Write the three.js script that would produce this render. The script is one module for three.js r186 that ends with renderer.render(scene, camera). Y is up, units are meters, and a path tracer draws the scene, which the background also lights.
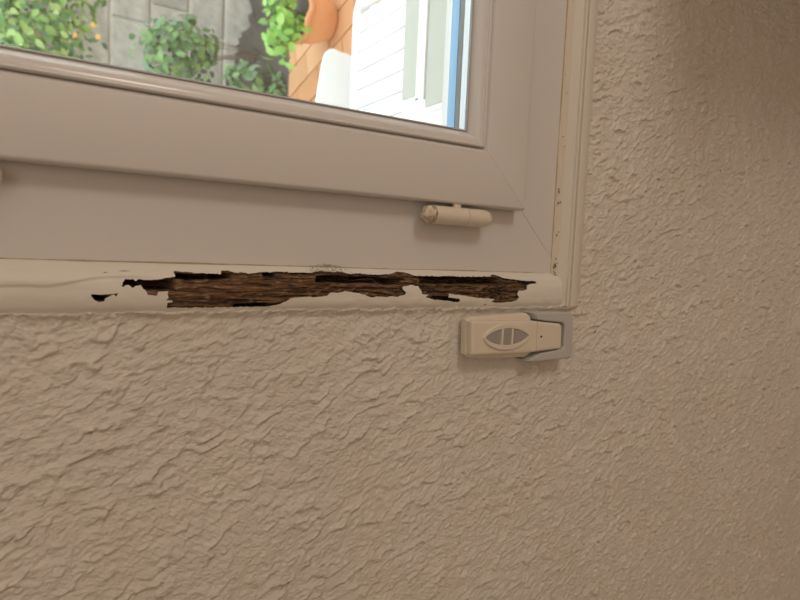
import * as THREE from 'three';
import { ImprovedNoise } from 'three/addons/math/ImprovedNoise.js';
import { RoundedBoxGeometry } from 'three/addons/geometries/RoundedBoxGeometry.js';
import { mergeGeometries, mergeVertices, toCreasedNormals } from 'three/addons/utils/BufferGeometryUtils.js';
import { RectAreaLightUniformsLib } from 'three/addons/lights/RectAreaLightUniformsLib.js';
import { Brush, Evaluator, SUBTRACTION } from 'three-bvh-csg';

// ---------- camera, sky, exposure ----------
// The wall of the window is the plane z = 0, the room is at z > 0, the garden at z < 0. The phone was held turned a quarter: picture-right is down.
const scene = new THREE.Scene();
const EYE = 1.5;                                        // height of the camera above the floor
const camera = new THREE.PerspectiveCamera(53.9, 800 / 600, 0.02, 200);
camera.position.set(0, EYE, 0.47);
camera.up.set(0.9959, -0.0044, -0.0903);
camera.lookAt(-0.0794, EYE - 0.5216, 0.47 - 0.8495);
camera.focus = 0.55;
camera.userData.fStop = 9;
scene.background = new THREE.Color().setRGB(2.8, 2.94, 3.12);   // even, thinly overcast sky
const LAMP = { at: [1.55, 1.2, 1.6], radius: 0.24, power: 1.9, color: [1, 0.895, 0.8] };
const PANEL = { at: [0.3, 2.5, 1.9], size: 0.9, power: 1.35, color: [1, 0.915, 0.83] };
const renderer = new THREE.WebGLRenderer({ antialias: true });
renderer.toneMapping = THREE.LinearToneMapping;
renderer.toneMappingExposure = 1.0;
renderer.shadowMap.enabled = true;
RectAreaLightUniformsLib.init();

// ---------- helpers ----------
let seed = 12345;
const rnd = () => { seed = (seed * 1664525 + 1013904223) >>> 0; return seed / 4294967296; };
const rr = (a, b) => a + (b - a) * rnd();
const noise = new ImprovedNoise();
const n3 = (x, y, z = 0) => noise.noise(x + 31.7, y + 17.3, z + 5.1);
const clamp = (x, a = 0, b = 1) => Math.min(b, Math.max(a, x));
const sm = (a, b, x) => { const t = clamp((x - a) / (b - a)); return t * t * (3 - 2 * t); };
const names = {};
function numbered(n) { const k = names[n] = (names[n] ?? -1) + 1; return k ? `${n}_${String(k).padStart(3, '0')}` : n; }
function rgb(r, g, b) { return new THREE.Color().setRGB(r, g, b); }
function mat(color, roughness = 0.6, extra = {}) { return new THREE.MeshPhysicalMaterial({ color, roughness, side: THREE.DoubleSide, ...extra }); }
// Wall coordinates: u metres below eye height, v metres to the right seen from the room, w metres out from the wall into the room.
const WALL = new THREE.Matrix4().set(0, 1, 0, 0, -1, 0, 0, EYE, 0, 0, 1, 0, 0, 0, 0, 1);
const wallPoint = (u, v, w) => new THREE.Vector3(v, EYE - u, w);
function thing(name, label, category, at = [0, 0, 0], group) {
  const o = new THREE.Group(); o.name = numbered(name); o.position.set(...at); scene.add(o);
  o.userData = { label, category }; if (group) o.userData.group = group;
  return o;
}
function struct(name, at = [0, 0, 0], label, category) {
  const o = thing(name, label, category, at); o.userData.kind = 'structure';
  if (!label) delete o.userData.label; if (!category) delete o.userData.category;
  return o;
}
function sub(name, parent) { const o = new THREE.Group(); o.name = name; parent.add(o); return o; }
function origin(o) { const p = new THREE.Vector3(); for (; o && o !== scene; o = o.parent) p.add(o.position); return p; }
function mesh(name, g, m, parent) {                     // geometry in world metres
  const p = origin(parent); g.translate(-p.x, -p.y, -p.z);
  const o = new THREE.Mesh(g, m); o.name = name; o.castShadow = o.receiveShadow = true; parent.add(o); return o;
}
const wallMesh = (name, g, m, parent) => mesh(name, g.applyMatrix4(WALL), m, parent);   // geometry in u, v, w
function share(name, g, m, parent, place) {             // one of many meshes on a shared geometry; place(o) in the parent's frame
  const o = new THREE.Mesh(g, m); o.name = name; o.castShadow = o.receiveShadow = true; place(o); parent.add(o); return o;
}
function box(x0, x1, y0, y1, z0, z1, r = 0) {
  const g = r ? new RoundedBoxGeometry(x1 - x0, y1 - y0, z1 - z0, 2, r) : new THREE.BoxGeometry(x1 - x0, y1 - y0, z1 - z0);
  return g.translate((x0 + x1) / 2, (y0 + y1) / 2, (z0 + z1) / 2);
}
function outward(g) {                                   // flip a closed mesh that is inside out
  const p = g.attributes.position; let vol = 0; const a = new THREE.Vector3(), b = new THREE.Vector3(), c = new THREE.Vector3();
  const ix = g.index ? Array.from(g.index.array) : Array.from({ length: p.count }, (_, i) => i);
  for (let i = 0; i < ix.length; i += 3) { a.fromBufferAttribute(p, ix[i]); b.fromBufferAttribute(p, ix[i + 1]); c.fromBufferAttribute(p, ix[i + 2]); vol += a.dot(b.cross(c)); }
  if (vol < 0) for (let i = 0; i < ix.length; i += 3) { const t = ix[i + 1]; ix[i + 1] = ix[i + 2]; ix[i + 2] = t; }
  g.setIndex(ix); return g;
}
function soup(points, tris, uv) {
  const g = new THREE.BufferGeometry();
  g.setAttribute('position', new THREE.Float32BufferAttribute(points, 3));
  g.setIndex(tris); return g;
}
function smooth(g, angle) { return toCreasedNormals(g.scale(1000, 1000, 1000), angle).scale(0.001, 0.001, 0.001); }   // that function joins points within a hundredth of a unit
function creased(g, angle = 0.55) { return smooth(outward(g).toNonIndexed(), angle); }
// A profile [[d, w] ...] swept between two end rings: at(i, e) gives the point of profile corner i at end e.
function sweep(profile, at, ends = 2) {
  const n = profile.length, pts = [], tri = [];
  for (let e = 0; e < ends; e++) for (let i = 0; i < n; i++) pts.push(...at(profile[i], e));
  for (let e = 0; e + 1 < ends; e++) for (let i = 0; i < n; i++) { const j = (i + 1) % n, a = e * n + i, b = e * n + j; tri.push(a, b, b + n, a, b + n, a + n); }
  const caps = THREE.ShapeUtils.triangulateShape(profile.map(([a, b]) => new THREE.Vector2(a, b)), []);
  const z = (ends - 1) * n;
  const area = THREE.ShapeUtils.area(profile.map(([a, b]) => new THREE.Vector2(a, b)));
  for (const [a, b, c] of caps) { if (area > 0) { tri.push(a, c, b, z + a, z + b, z + c); } else { tri.push(a, b, c, z + a, z + c, z + b); } }
  return creased(soup(pts, tri));
}
// Four mitred members round the rectangle R, each a mesh of its own; d counts outwards from R.
function ring(name, parent, m, R, profile, gap = 0.00015, only) {
  const sides = [
    ([d, w], e) => [e ? R.u1 + d - gap : R.u0 - d + gap, R.v0 - d, w],
    ([d, w], e) => [R.u1 + d, e ? R.v1 + d - gap : R.v0 - d + gap, w],
    ([d, w], e) => [e ? R.u1 + d - gap : R.u0 - d + gap, R.v1 + d, w],
    ([d, w], e) => [R.u0 - d, e ? R.v1 + d - gap : R.v0 - d + gap, w]];
  return sides.map((f) => wallMesh(name, sweep(profile, f), m, parent));
}
function tube(points, r, seg = 8, radial = 6) { return new THREE.TubeGeometry(new THREE.CatmullRomCurve3(points.map((p) => new THREE.Vector3(...p))), seg, r, radial, false); }
function noiseTexture(size, f) {
  const d = new Uint8Array(size * size * 4);
  for (let y = 0; y < size; y++) for (let x = 0; x < size; x++) { const c = f(x / size, y / size), i = (y * size + x) * 4; d[i] = clamp(c[0]) * 255; d[i + 1] = clamp(c[1]) * 255; d[i + 2] = clamp(c[2]) * 255; d[i + 3] = 255; }
  const t = new THREE.DataTexture(d, size, size); t.magFilter = THREE.LinearFilter; t.minFilter = THREE.LinearFilter; t.wrapS = t.wrapT = THREE.RepeatWrapping; t.needsUpdate = true; return t;
}
const tile3 = (x, y, f) => { const a = x * Math.PI * 2, b = y * Math.PI * 2, r = f / 6.283; return noise.noise(r * Math.cos(a) + 9.1 + r * Math.cos(b) * 1.7, r * Math.sin(a) + 3.3 + r * Math.sin(b) * 1.3, r * Math.sin(b) * 1.9 - r * Math.cos(b) + 4.7); };

// ---------- materials ----------
const grain = noiseTexture(512, (x, y) => { const g = 0.5 + 0.34 * tile3(x, y, 90) + 0.22 * (((Math.sin(x * 51234.5 + y * 91321.7) * 43758.5453) % 1 + 1) % 1 - 0.5); return [g, g, g]; });
const M = {
  plaster: mat(rgb(1, 1, 1), 0.92, { vertexColors: true, bumpMap: grain, bumpScale: 0.0016 }),
  plainPlaster: mat(rgb(0.79, 0.735, 0.66), 0.92),
  render: mat(rgb(0.82, 0.79, 0.73), 0.95),
  vinyl: mat(rgb(0.79, 0.755, 0.725), 0.5),
  hinge: mat(rgb(0.84, 0.76, 0.64), 0.4),
  hingeCap: mat(rgb(1, 1, 1), 0.6, { vertexColors: true }),
  paint: mat(rgb(0.87, 0.825, 0.75), 0.5),
  dirtyPaint: mat(rgb(0.8, 0.74, 0.65), 0.55),
  sealant: mat(rgb(0.78, 0.7, 0.57), 0.7),
  bead: mat(rgb(0.79, 0.76, 0.735), 0.18, { ior: 1.55 }),
  grime: mat(rgb(0.5, 0.41, 0.26), 0.9),
  dirt: mat(rgb(0.13, 0.085, 0.05), 0.95),
  rot: mat(rgb(1, 1, 1), 0.95, { vertexColors: true }),
  gasket: mat(rgb(0.42, 0.42, 0.42), 0.5),
  spacer: mat(rgb(0.62, 0.64, 0.66), 0.4, { metalness: 0.3 }),
  blueSeal: mat(rgb(0.16, 0.36, 0.6), 0.4),
  lightSeal: mat(rgb(0.8, 0.83, 0.86), 0.5),
  glass: mat(rgb(0.97, 0.99, 0.98), 0, { transmission: 1, thickness: 0, ior: 1.5 }),
  metal: mat(rgb(0.55, 0.52, 0.48), 0.35, { metalness: 0.9 }),
  remote: mat(rgb(0.84, 0.76, 0.63), 0.45),
  holder: mat(rgb(0.6, 0.585, 0.56), 0.5),
  button: mat(rgb(0.4, 0.375, 0.35), 0.5),
  black: mat(rgb(0.02, 0.02, 0.02), 0.5),
};
// ---------- the room ----------
const ROOM = { x0: -1.9, x1: 2.3, y1: 2.5, z1: 3.4 };
const WIN = { u0: -0.29, u1: 0.505, v0: -0.056, v1: 0.97 };            // opening in the wall
{
  const woodFloor = mat(rgb(0.42, 0.26, 0.14), 0.45), cream = mat(rgb(0.8, 0.73, 0.63), 0.9), white = mat(rgb(0.83, 0.8, 0.75), 0.9);
  mesh('boards', box(ROOM.x0 - 0.2, ROOM.x1 + 0.2, -0.12, 0, -0.003, ROOM.z1 + 0.2), woodFloor, struct('floor'));
  mesh('slab', box(ROOM.x0 - 0.2, ROOM.x1 + 0.2, ROOM.y1, ROOM.y1 + 0.2, -0.28, ROOM.z1 + 0.2), white, struct('ceiling'));
  mesh('side', box(ROOM.x0 - 0.2, ROOM.x0, 0, ROOM.y1, 0, ROOM.z1 + 0.2), cream, struct('wall_left'));
  mesh('side', box(ROOM.x1, ROOM.x1 + 0.2, 0, ROOM.y1, 0, ROOM.z1 + 0.2), cream, struct('wall_right'));
  mesh('side', box(ROOM.x0, ROOM.x1, 0, ROOM.y1, ROOM.z1, ROOM.z1 + 0.2), cream, struct('wall_back'));
}
const wallFront = struct('wall_front', [0, 0, 0], 'white wall with coarse combed plaster around the window', 'wall');
for (const [x0, x1, y0, y1] of [
  [ROOM.x0 - 0.2, ROOM.x1 + 0.2, -0.12, EYE - WIN.u1], [ROOM.x0 - 0.2, ROOM.x1 + 0.2, EYE - WIN.u0, ROOM.y1],
  [ROOM.x0 - 0.2, WIN.v0, EYE - WIN.u1, EYE - WIN.u0], [WIN.v1, ROOM.x1 + 0.2, EYE - WIN.u1, EYE - WIN.u0]])
  mesh('masonry', box(x0, x1, y0, y1, -0.28, -0.004), M.render, wallFront);

// plaster thrown on and combed: overlapping smears whose lips hang to one side
function smear(u, v) {                                                // millimetres in and out
  let h = 0;
  for (const [ang, lam, amp, z] of [[24, 20, 3.6, 0], [8, 9.5, 1.7, 40], [38, 5.6, 0.8, 90]]) {
    const a = ang * Math.PI / 180, p = u * Math.cos(a) + v * Math.sin(a), q = -u * Math.sin(a) + v * Math.cos(a);
    const warp = lam * (1.0 * n3(p / (lam * 1.9), q / (lam * 1.2), z) + 0.5 * n3(p / (lam * 0.7), q / (lam * 0.55), z + 9) + 0.2 * n3(p / (lam * 0.28), q / (lam * 0.28), z + 18));
    const s = (q + warp) / lam, k = Math.floor(s), f = s - k;
    const keep = clamp(0.45 + 1.5 * n3(p / (lam * 1.15), k * 3.71, z + 27), 0.04, 1.15);
    h += amp * keep * (1 - f) ** 1.35 * sm(0, 0.17, f);
  }
  h -= 0.9; h += 0.9 * n3(u / 13, v / 10, 60) + 0.85 * n3(u / 5.2, v / 4.4, 70) + 0.6 * n3(u / 3, v / 2.8, 80);
  return h;
}
{
  const step = 0.00136, U0 = -0.09, CU = 0.5262, CV = -0.0505, u = [], v = [];
  for (let x = CU; x > U0; x -= step) u.unshift(x);
  for (let x = CU + step; x < 1.22; x += step) u.push(x);
  const iu = u.indexOf(CU);
  for (let y = CV; y > -0.66; y -= step) v.unshift(y);
  const iv = v.length - 1;
  for (let y = CV + step; y < 0.46; y += step) v.push(y);
  const id = new Int32Array(u.length * v.length).fill(-1), pos = [], col = [], uv = [], tri = [];
  const specks = [[0.561, -0.083, 1.6], [0.79, 0.13, 1.5], [0.69, -0.12, 1.2], [0.63, 0.245, 1.2], [0.86, -0.3, 1.6], [0.47, -0.235, 1], [0.66, 0.05, 1.3], [0.95, -0.42, 1.3]];
  const hold = (i, j) => i >= iu || j <= iv;
  for (let i = 0; i < u.length; i++) for (let j = 0; j < v.length; j++) {
    if (!hold(i, j)) continue;
    let a = u[i], b = v[j], h = smear(a * 1000, b * 1000) / 1000;
    const rem = sm(0.338, 0.35, a) * (1 - sm(0.505, 0.52, a)) * sm(-0.124, -0.112, b) * (1 - sm(-0.056, -0.052, b));
    h = h * (1 - 0.7 * rem) - 0.0006 * rem;
    h += 0.0019 * Math.exp(-(((a - 0.3455) / 0.0035) ** 2)) * sm(-0.13, -0.112, b) * (1 - sm(-0.06, -0.054, b)) * (0.7 + 0.6 * n3(b * 160, 3));
    if (i < iu) {                                                     // the ragged edge against the painted strip
      const e = 1 - sm(0, 0.008, CV - b); b += e * (0.0022 * n3(a * 65, 1.5) + 0.0016 * n3(a * 210, 7.5) + 0.0008 * n3(a * 520, 2.5));
      h = h * (1 - 0.6 * e) + e * (0.0048 + 0.0026 * n3(a * 70, b * 200, 12) + 0.0018 * n3(a * 260, b * 300, 15)) ;
      if (j === iv) h -= 0.006;
    } else {
      const e = 1 - sm(0, 0.006, a - CU);
      if (j >= iv) { a += e * (0.0005 * n3(b * 60, 4.5) + 0.0004 * n3(b * 240, 8.5)); h = h * (1 - 0.45 * e); if (i === iu) h -= 0.003; }
    }
    id[i * v.length + j] = pos.length / 3;
    pos.push(a, b, h); uv.push(a / 0.34, b / 0.34);
    let t = 1 + 0.035 * n3(a * 9, b * 9, 3) + 0.02 * n3(a * 60, b * 60, 4), dark = 1;
    for (const [su, sv, r] of specks) { const d = Math.hypot(a - su, b - sv) * 1000; if (d < r * 1.6) dark = Math.min(dark, 0.25 + 0.75 * sm(r * 0.5, r * 1.6, d)); }
    const yel = 0.05 * Math.max(0, n3(a * 14, b * 14, 11));
    col.push(0.8 * t * dark, (0.742 - 0.3 * yel) * t * dark, (0.668 - yel) * t * dark);
  }
  for (let i = 0; i + 1 < u.length; i++) for (let j = 0; j + 1 < v.length; j++) {
    const a = id[i * v.length + j], b = id[(i + 1) * v.length + j], c = id[(i + 1) * v.length + j + 1], d = id[i * v.length + j + 1];
    if (a < 0 || b < 0 || c < 0 || d < 0) continue;
    tri.push(a, b, c, a, c, d);
  }
  const g = soup(pos, tri); g.setAttribute('color', new THREE.Float32BufferAttribute(col, 3)); g.setAttribute('uv', new THREE.Float32BufferAttribute(uv, 2));
  g.applyMatrix4(WALL); g.computeVertexNormals();
  const o = new THREE.Mesh(g, M.plaster); o.name = 'plaster'; o.castShadow = o.receiveShadow = true; wallFront.add(o);
  const uE = u[u.length - 1], vE = v[v.length - 1], uB = u[0], vB = v[0];
  for (const [x0, x1, y0, y1] of [                                    // the rest of the wall, outside the picture
    [ROOM.x0, vB, 0, ROOM.y1], [vE, ROOM.x1, 0, EYE - 0.5262], [vB, vE, 0, EYE - uE], [vB, CV, EYE - uB, ROOM.y1], [CV, WIN.v1 + 0.04, EYE + 0.335, ROOM.y1], [WIN.v1 + 0.04, ROOM.x1, EYE - 0.5262, ROOM.y1]])
    mesh('plaster', box(x0, x1, y0, y1, -0.004, 0.0008), M.plainPlaster, wallFront);
}

// ---------- window ----------
const GL = { u0: -0.125, u1: 0.3542, v0: 0.1228, v1: 0.80 };           // edge of the visible glass
const window1 = struct('window_1', [(GL.v0 + GL.v1) / 2, EYE - WIN.u1, -0.03], 'white plastic casement window hinged on the strip with rotten wood', 'window');
{
  // fixed frame: its face is 6 mm behind the wall, its corner mitre reaches under the casing
  const F = { u0: -0.2, u1: 0.43, v0: 0.0593, v1: 0.868 };
  ring('frame_member', window1, M.vinyl, F, [[-0.012, -0.052], [0.0775, -0.052], [0.0775, -0.0064], [0.0771, -0.006], [-0.0115, -0.006], [-0.012, -0.0064]], 0.0003);
  const sash = sub('sash', window1);
  const WS = 0.012, SW = 0.0734;
  ring('sash_rail', sash, M.vinyl, GL, [[0.0048, -0.048], [SW - 0.022, -0.048], [SW - 0.022, -0.0045], [SW - 0.0006, -0.0045], [SW, -0.004], [SW, WS - 0.0025], [SW - 0.0005, WS - 0.0011], [SW - 0.0014, WS - 0.0003], [SW - 0.0028, WS], [0.0226, WS], [0.0208, WS - 0.0006], [0.0196, WS - 0.002], [0.0174, WS - 0.005], [0.0174, -0.0235], [0.0048, -0.0235]], 0.00018);
  // rounded glazing bead with a raised outer edge
  ring('glazing_bead', sash, M.bead, GL, [[0.0172, -0.0015], [0.0172, WS - 0.0022], [0.0169, WS - 0.0004], [0.0162, WS + 0.0002], [0.0154, WS + 0.0002], [0.0148, WS - 0.0006], [0.0145, WS - 0.0022], [0.0132, WS - 0.0024], [0.0116, WS - 0.0027], [0.0101, WS - 0.0034], [0.0088, WS - 0.0044], [0.0076, WS - 0.0056], [0.0066, WS - 0.0068], [0.0052, WS - 0.0085], [0.0038, WS - 0.0102], [0.0026, 0.0004], [0.0016, -0.0004], [0.0016, -0.0015]], 0.0001);
  ring('gasket', sash, M.gasket, GL, [[0.0004, -0.0016], [0.0022, -0.0016], [0.0022, 0.0015], [0.0012, 0.0012], [0.0004, -0.0002]], 0);
  ring('spacer_bar', sash, M.spacer, GL, [[0.005, -0.0075], [0.0115, -0.0075], [0.0115, -0.0165], [0.005, -0.0165]], 0);
  ring('pane_seal', sash, M.lightSeal, GL, [[0.0032, -0.002], [0.011, -0.002], [0.011, -0.0074], [0.0032, -0.0074]], 0);
  ring('outer_gasket', sash, M.blueSeal, GL, [[0.0035, -0.0236], [0.007, -0.0236], [0.007, -0.036], [0.0035, -0.036]], 0);
  for (const w of [-0.0017, -0.0197]) wallMesh('pane', box(GL.u0 - 0.012, GL.u1 + 0.012, GL.v0 - 0.012, GL.v1 + 0.012, w - 0.00001, w), M.glass, sash).geometry;
  // latch handle on the far stile
  const hd = sub('handle', window1);
  wallMesh('rose', box(0.085, 0.155, GL.v1 + 0.022, GL.v1 + 0.052, WS, WS + 0.009, 0.004), M.vinyl, hd);
  wallMesh('lever', box(0.11, 0.23, GL.v1 + 0.027, GL.v1 + 0.047, WS + 0.035, WS + 0.048, 0.006), M.vinyl, hd);
  wallMesh('neck', box(0.113, 0.129, GL.v1 + 0.03, GL.v1 + 0.044, WS + 0.008, WS + 0.037, 0.004), M.vinyl, hd);
  // hinges: capped barrels lying along the sash edge
  const hinge = (uc, flip) => {
    const h = sub('hinge', window1), V = 0.0374, W = 0.0085, r = 0.0086, L = 0.0405;
    const lathe = (pts) => new THREE.LatheGeometry(pts.map(([a, b]) => new THREE.Vector2(a, b)), 32).rotateZ(-Math.PI / 2);
    const put = (g) => { if (flip) g.rotateZ(Math.PI); return g.translate(uc, V, W); };
    // long barrel, a thin joint, then the round-ended cap
    wallMesh('barrel', put(lathe([[0, -L + 0.012], [r - 0.0006, -L + 0.012], [r, -L + 0.0126], [r, 0.0085], [r - 0.0004, 0.009], [0, 0.009]])), M.hinge, h);
    wallMesh('cap', put(lathe([[0, 0.0094], [r - 0.0004, 0.0094], [r, 0.0098], [r, L - 0.009], [r - 0.0009, L - 0.005], [r - 0.003, L - 0.0015], [r - 0.0055, L - 0.0002], [0, L]])), M.hinge, h);
    const k = lathe([[0, -L], [r - 0.0055, -L + 0.0003], [r - 0.0025, -L + 0.0018], [r - 0.0008, -L + 0.0045], [r - 0.0004, -L + 0.0075], [r - 0.0013, -L + 0.008], [r - 0.0013, -L + 0.0087], [r - 0.0002, -L + 0.0092], [r - 0.0002, -L + 0.0118], [0, -L + 0.0118]]);
    { const p = k.attributes.position; for (let i = 0; i < p.count; i++) { const s = 1 + 0.05 * n3(p.getX(i) * 900, p.getY(i) * 500, p.getZ(i) * 500); p.setY(i, p.getY(i) * s); p.setZ(i, p.getZ(i) * s); } k.computeVertexNormals(); const c = []; for (let i = 0; i < p.count; i++) { const t = sm(-0.05, 0.35, n3(p.getX(i) * 420, p.getY(i) * 260, p.getZ(i) * 260)); c.push(0.82 - 0.36 * t, 0.73 - 0.42 * t, 0.6 - 0.42 * t); } k.setAttribute('color', new THREE.Float32BufferAttribute(c, 3)); }
    wallMesh('worn_end', put(k), M.hingeCap, h);
    wallMesh('leaf_plate', box(uc - 0.0045, uc + 0.0035, V + 0.004, V + 0.02, W - 0.003, W + 0.001, 0.0008), M.hinge, h);
    wallMesh('base_block', box(uc - 0.03, uc + 0.03, V - 0.006, V + 0.006, -0.006, W - 0.006, 0.001), M.hinge, h);
  };
  hinge(0.344, false); hinge(-0.0605, false);
}
{
  // outside sill, sloping ledge with a raised rib and an end stop
  const s = struct('trim_5', [0.45, EYE - 0.43, -0.17], 'white outside window sill with a raised rib', 'sill'), u = 0.43, wm = mat(rgb(0.86, 0.86, 0.83), 0.6), cm = mat(rgb(0.52, 0.52, 0.46), 0.7);
  wallMesh('slab', box(u, u + 0.05, WIN.v0, WIN.v1, -0.25, -0.053, 0.004), wm, s);
  for (const [a, b, c] of [[-0.247, -0.209, 0.21], [-0.188, -0.146, 0.19]]) wallMesh('groove_strip', box(u - 0.0015, u + 0.004, c, WIN.v1 - 0.1, a, b, 0.0006), cm, s);
  wallMesh('rib', box(u - 0.004, u + 0.006, 0.2, WIN.v1 - 0.1, -0.209, -0.188, 0.002), wm, s);
  for (const [a, b, c] of [[-0.247, -0.2, 0.206], [-0.196, -0.146, 0.187]]) wallMesh('end_stop', box(u - 0.004, u + 0.006, c - 0.005, c - 0.001, a, b, 0.001), wm, s);
}

// ---------- casing round the window ----------
const casing = [[0, -0.012], [0, -0.0045], [0.0018, -0.0012], [0.006, 0.0012], [0.0115, 0.003], [0.0122, 0.0056], [0.0134, 0.0066], [0.0148, 0.0058], [0.0154, 0.0022], [0.0185, 0.002], [0.0192, 0.0046], [0.0208, 0.0054], [0.03, 0.0052], [0.0325, 0.004], [0.0338, 0.0015], [0.0338, -0.004]];
const CU0 = 0.4925;
const trim2 = struct('trim_2', [0.45, EYE - 0.527, 0], 'grooved white wooden moulding along the window bottom', 'moulding');
wallMesh('moulding', sweep(casing, ([d, w], e) => [CU0 + d, e ? 1.01 : -0.0515, w]), M.dirtyPaint, trim2);
// old brown sealant in the inner corner of the moulding
wallMesh('sealant', sweep([[0, -0.006], [0.0072, -0.006], [0.0076, -0.0018], [0.006, -0.0036], [0.004, -0.0052]], ([d, w], e) => {
  const t = e / 80, v = -0.018 + t * (0.9), k = 0.8 + 0.4 * n3(v * 60, 2) + 0.25 * n3(v * 250, 5);
  return [CU0 - 0.0062 + d * (w > -0.003 ? 1 : k), v, w];
}, 81), M.sealant, trim2);
for (let i = 0; i < 26; i++) {                                         // crumbs of dirt caught in that corner
  const v = i < 16 ? -0.017 + 0.03 * rnd() * rnd() : rr(0.01, 0.2), r = rr(0.0003, 0.0009);
  wallMesh('dirt_crumb', new THREE.IcosahedronGeometry(r, 0).scale(1, rr(1, 2.4), 0.7).translate(CU0 + rr(-0.0045, 0.0005), v, -0.0022 + rr(-0.001, 0.001)), M.dirt, trim2);
}
const trim3 = struct('trim_3', [0.45, EYE + 0.3, 0], 'white wooden moulding along the window top', 'moulding');
wallMesh('moulding', sweep(casing, ([d, w], e) => [-0.2815 - d * 1.5, e ? 1.01 : -0.0515, w]), M.dirtyPaint, trim3);
const trim4 = struct('trim_4', [0.96, EYE - 0.1, 0], 'white wooden moulding along the latch side of the window', 'moulding');
wallMesh('moulding', sweep(casing, ([d, w], e) => [e ? 0.4925 : -0.2815, 0.95 + d * 1.6, w]), M.dirtyPaint, trim4);
// thin uneven lines of grime where the plastic frame meets the wood
const grimeLine = (parent, n, place) => wallMesh('grime_line', sweep([[0, 0], [1, 0], [1, 1], [0, 1]], ([a, b], e) => place(e / n, a, b), n + 1), M.grime, parent);
grimeLine(trim2, 150, (t, a, b) => { const v = -0.0165 + t * 0.5, k = clamp(0.5 + 1.2 * n3(v * 26, 40) + 0.5 * n3(v * 160, 41), 0.06, 1.2); return [CU0 - 0.0052 + (a - 0.3) * 0.0013 * k, v, -0.0066 + b * 0.0013]; });
// outlines of the broken paint, millimetres along and across the strip
const HOLE_MAIN = [50.0,-32.2,52.6,-27.2,57.9,-27.1,59.9,-28.5,62.5,-27.0,68.0,-27.6,72.7,-27.3,79.7,-26.1,86.7,-25.2,86.6,-20.7,92.4,-21.5,97.5,-21.6,102.6,-22.2,112.3,-22.1,121.4,-22.5,122.2,-20.0,127.6,-19.7,130.7,-20.6,133.9,-21.3,141.1,-21.0,143.5,-21.9,148.4,-21.4,152.5,-20.4,156.6,-20.5,164.2,-20.1,172.7,-19.8,181.5,-20.4,190.3,-20.0,194.8,-20.4,203.0,-19.1,208.5,-18.5,216.0,-19.0,227.5,-18.6,234.4,-20.4,242.2,-19.7,250.3,-20.1,262.6,-20.8,270.9,-20.1,278.3,-19.6,285.8,-17.4,288.0,-17.7,296.8,-18.7,302.5,-20.8,314.9,-20.8,328.9,-21.1,340.7,-20.5,352.9,-20.7,365.3,-20.7,378.0,-20.6,396.2,-19.9,400.1,-18.2,404.1,-18.5,411.1,-21.1,425.0,-22.5,436.3,-23.4,446.4,-24.0,456.6,-24.0,457.6,-26.2,449.5,-26.9,442.4,-28.3,442.1,-32.3,437.1,-34.0,430.1,-34.5,428.1,-37.7,431.2,-40.8,428.1,-44.6,422.6,-45.7,413.0,-46.5,403.6,-47.0,394.1,-46.1,397.9,-43.2,386.0,-42.2,376.9,-41.7,366.6,-40.2,352.8,-38.7,339.4,-37.3,339.6,-41.2,346.9,-41.9,353.0,-42.3,354.4,-44.7,350.8,-46.1,337.4,-44.1,329.0,-43.6,320.8,-42.6,312.6,-40.6,315.9,-38.3,307.9,-37.3,306.6,-34.0,304.1,-30.4,297.4,-29.3,293.0,-30.0,288.6,-30.5,286.5,-32.2,287.7,-34.1,290.4,-35.9,289.0,-38.7,282.6,-40.3,275.1,-39.8,268.8,-40.4,258.3,-40.2,256.3,-40.9,253.2,-40.7,248.1,-38.7,243.0,-37.6,233.0,-35.7,228.1,-35.2,223.3,-36.3,216.7,-36.5,212.9,-37.2,210.2,-39.6,204.6,-40.0,199.1,-40.6,195.5,-39.9,191.0,-40.2,186.5,-40.4,183.0,-40.9,177.7,-41.5,175.2,-43.4,172.6,-44.5,169.2,-46.5,164.9,-47.2,156.5,-48.5,150.7,-48.3,144.2,-48.6,138.5,-48.3,132.1,-48.7,121.9,-48.5,112.8,-48.7,105.2,-48.5,90.6,-48.5,81.0,-48.3,81.6,-44.7,84.8,-44.2,85.1,-42.9,80.3,-42.6,82.2,-40.6,81.3,-38.0,81.9,-35.7,78.4,-36.0,74.9,-36.3,74.1,-39.1,71.5,-38.9,67.7,-38.5,67.1,-36.9,66.0,-35.0,63.9,-33.0,63.0,-31.4,59.9,-31.9,57.6,-33.6,55.1,-31.5,53.0,-31.5,51.3,-33.0];
const HOLE_SMALL = [30.9,-38.0,31.1,-39.7,33.4,-42.6,36.0,-43.7,39.1,-43.1,39.7,-41.2,42.3,-39.7,45.2,-38.1,46.8,-39.9,47.9,-37.3,42.9,-38.0,36.6,-38.4];
const HOLE_S1 = [48.0,-22.0,51.9,-21.2,57.2,-21.5,51.9,-21.8];
const HOLE_S2 = [37.8,-23.2,39.7,-22.6,42.2,-22.7,39.7,-23.1];
const HOLE_S3 = [385.1,-48.5,387.7,-47.7,389.1,-48.7,387.1,-49.2];
const CAVES = [[88.6,127.8,-27.5,-23.7], [204.9,264.1,-28.5,-23.2], [266.3,289.9,-29.9,-24.4], [310.1,407.1,-28.7,-22.2], [50.7,84.3,-35.5,-27.3], [31.3,40.3,-42.8,-38.5], [134.6,167.9,-49.5,-46.6], [157.9,164.7,-25.6,-21.1], [316.8,358.9,-46.1,-41.2]];   // hollows eaten deeper: from, to, lower, upper
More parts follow.
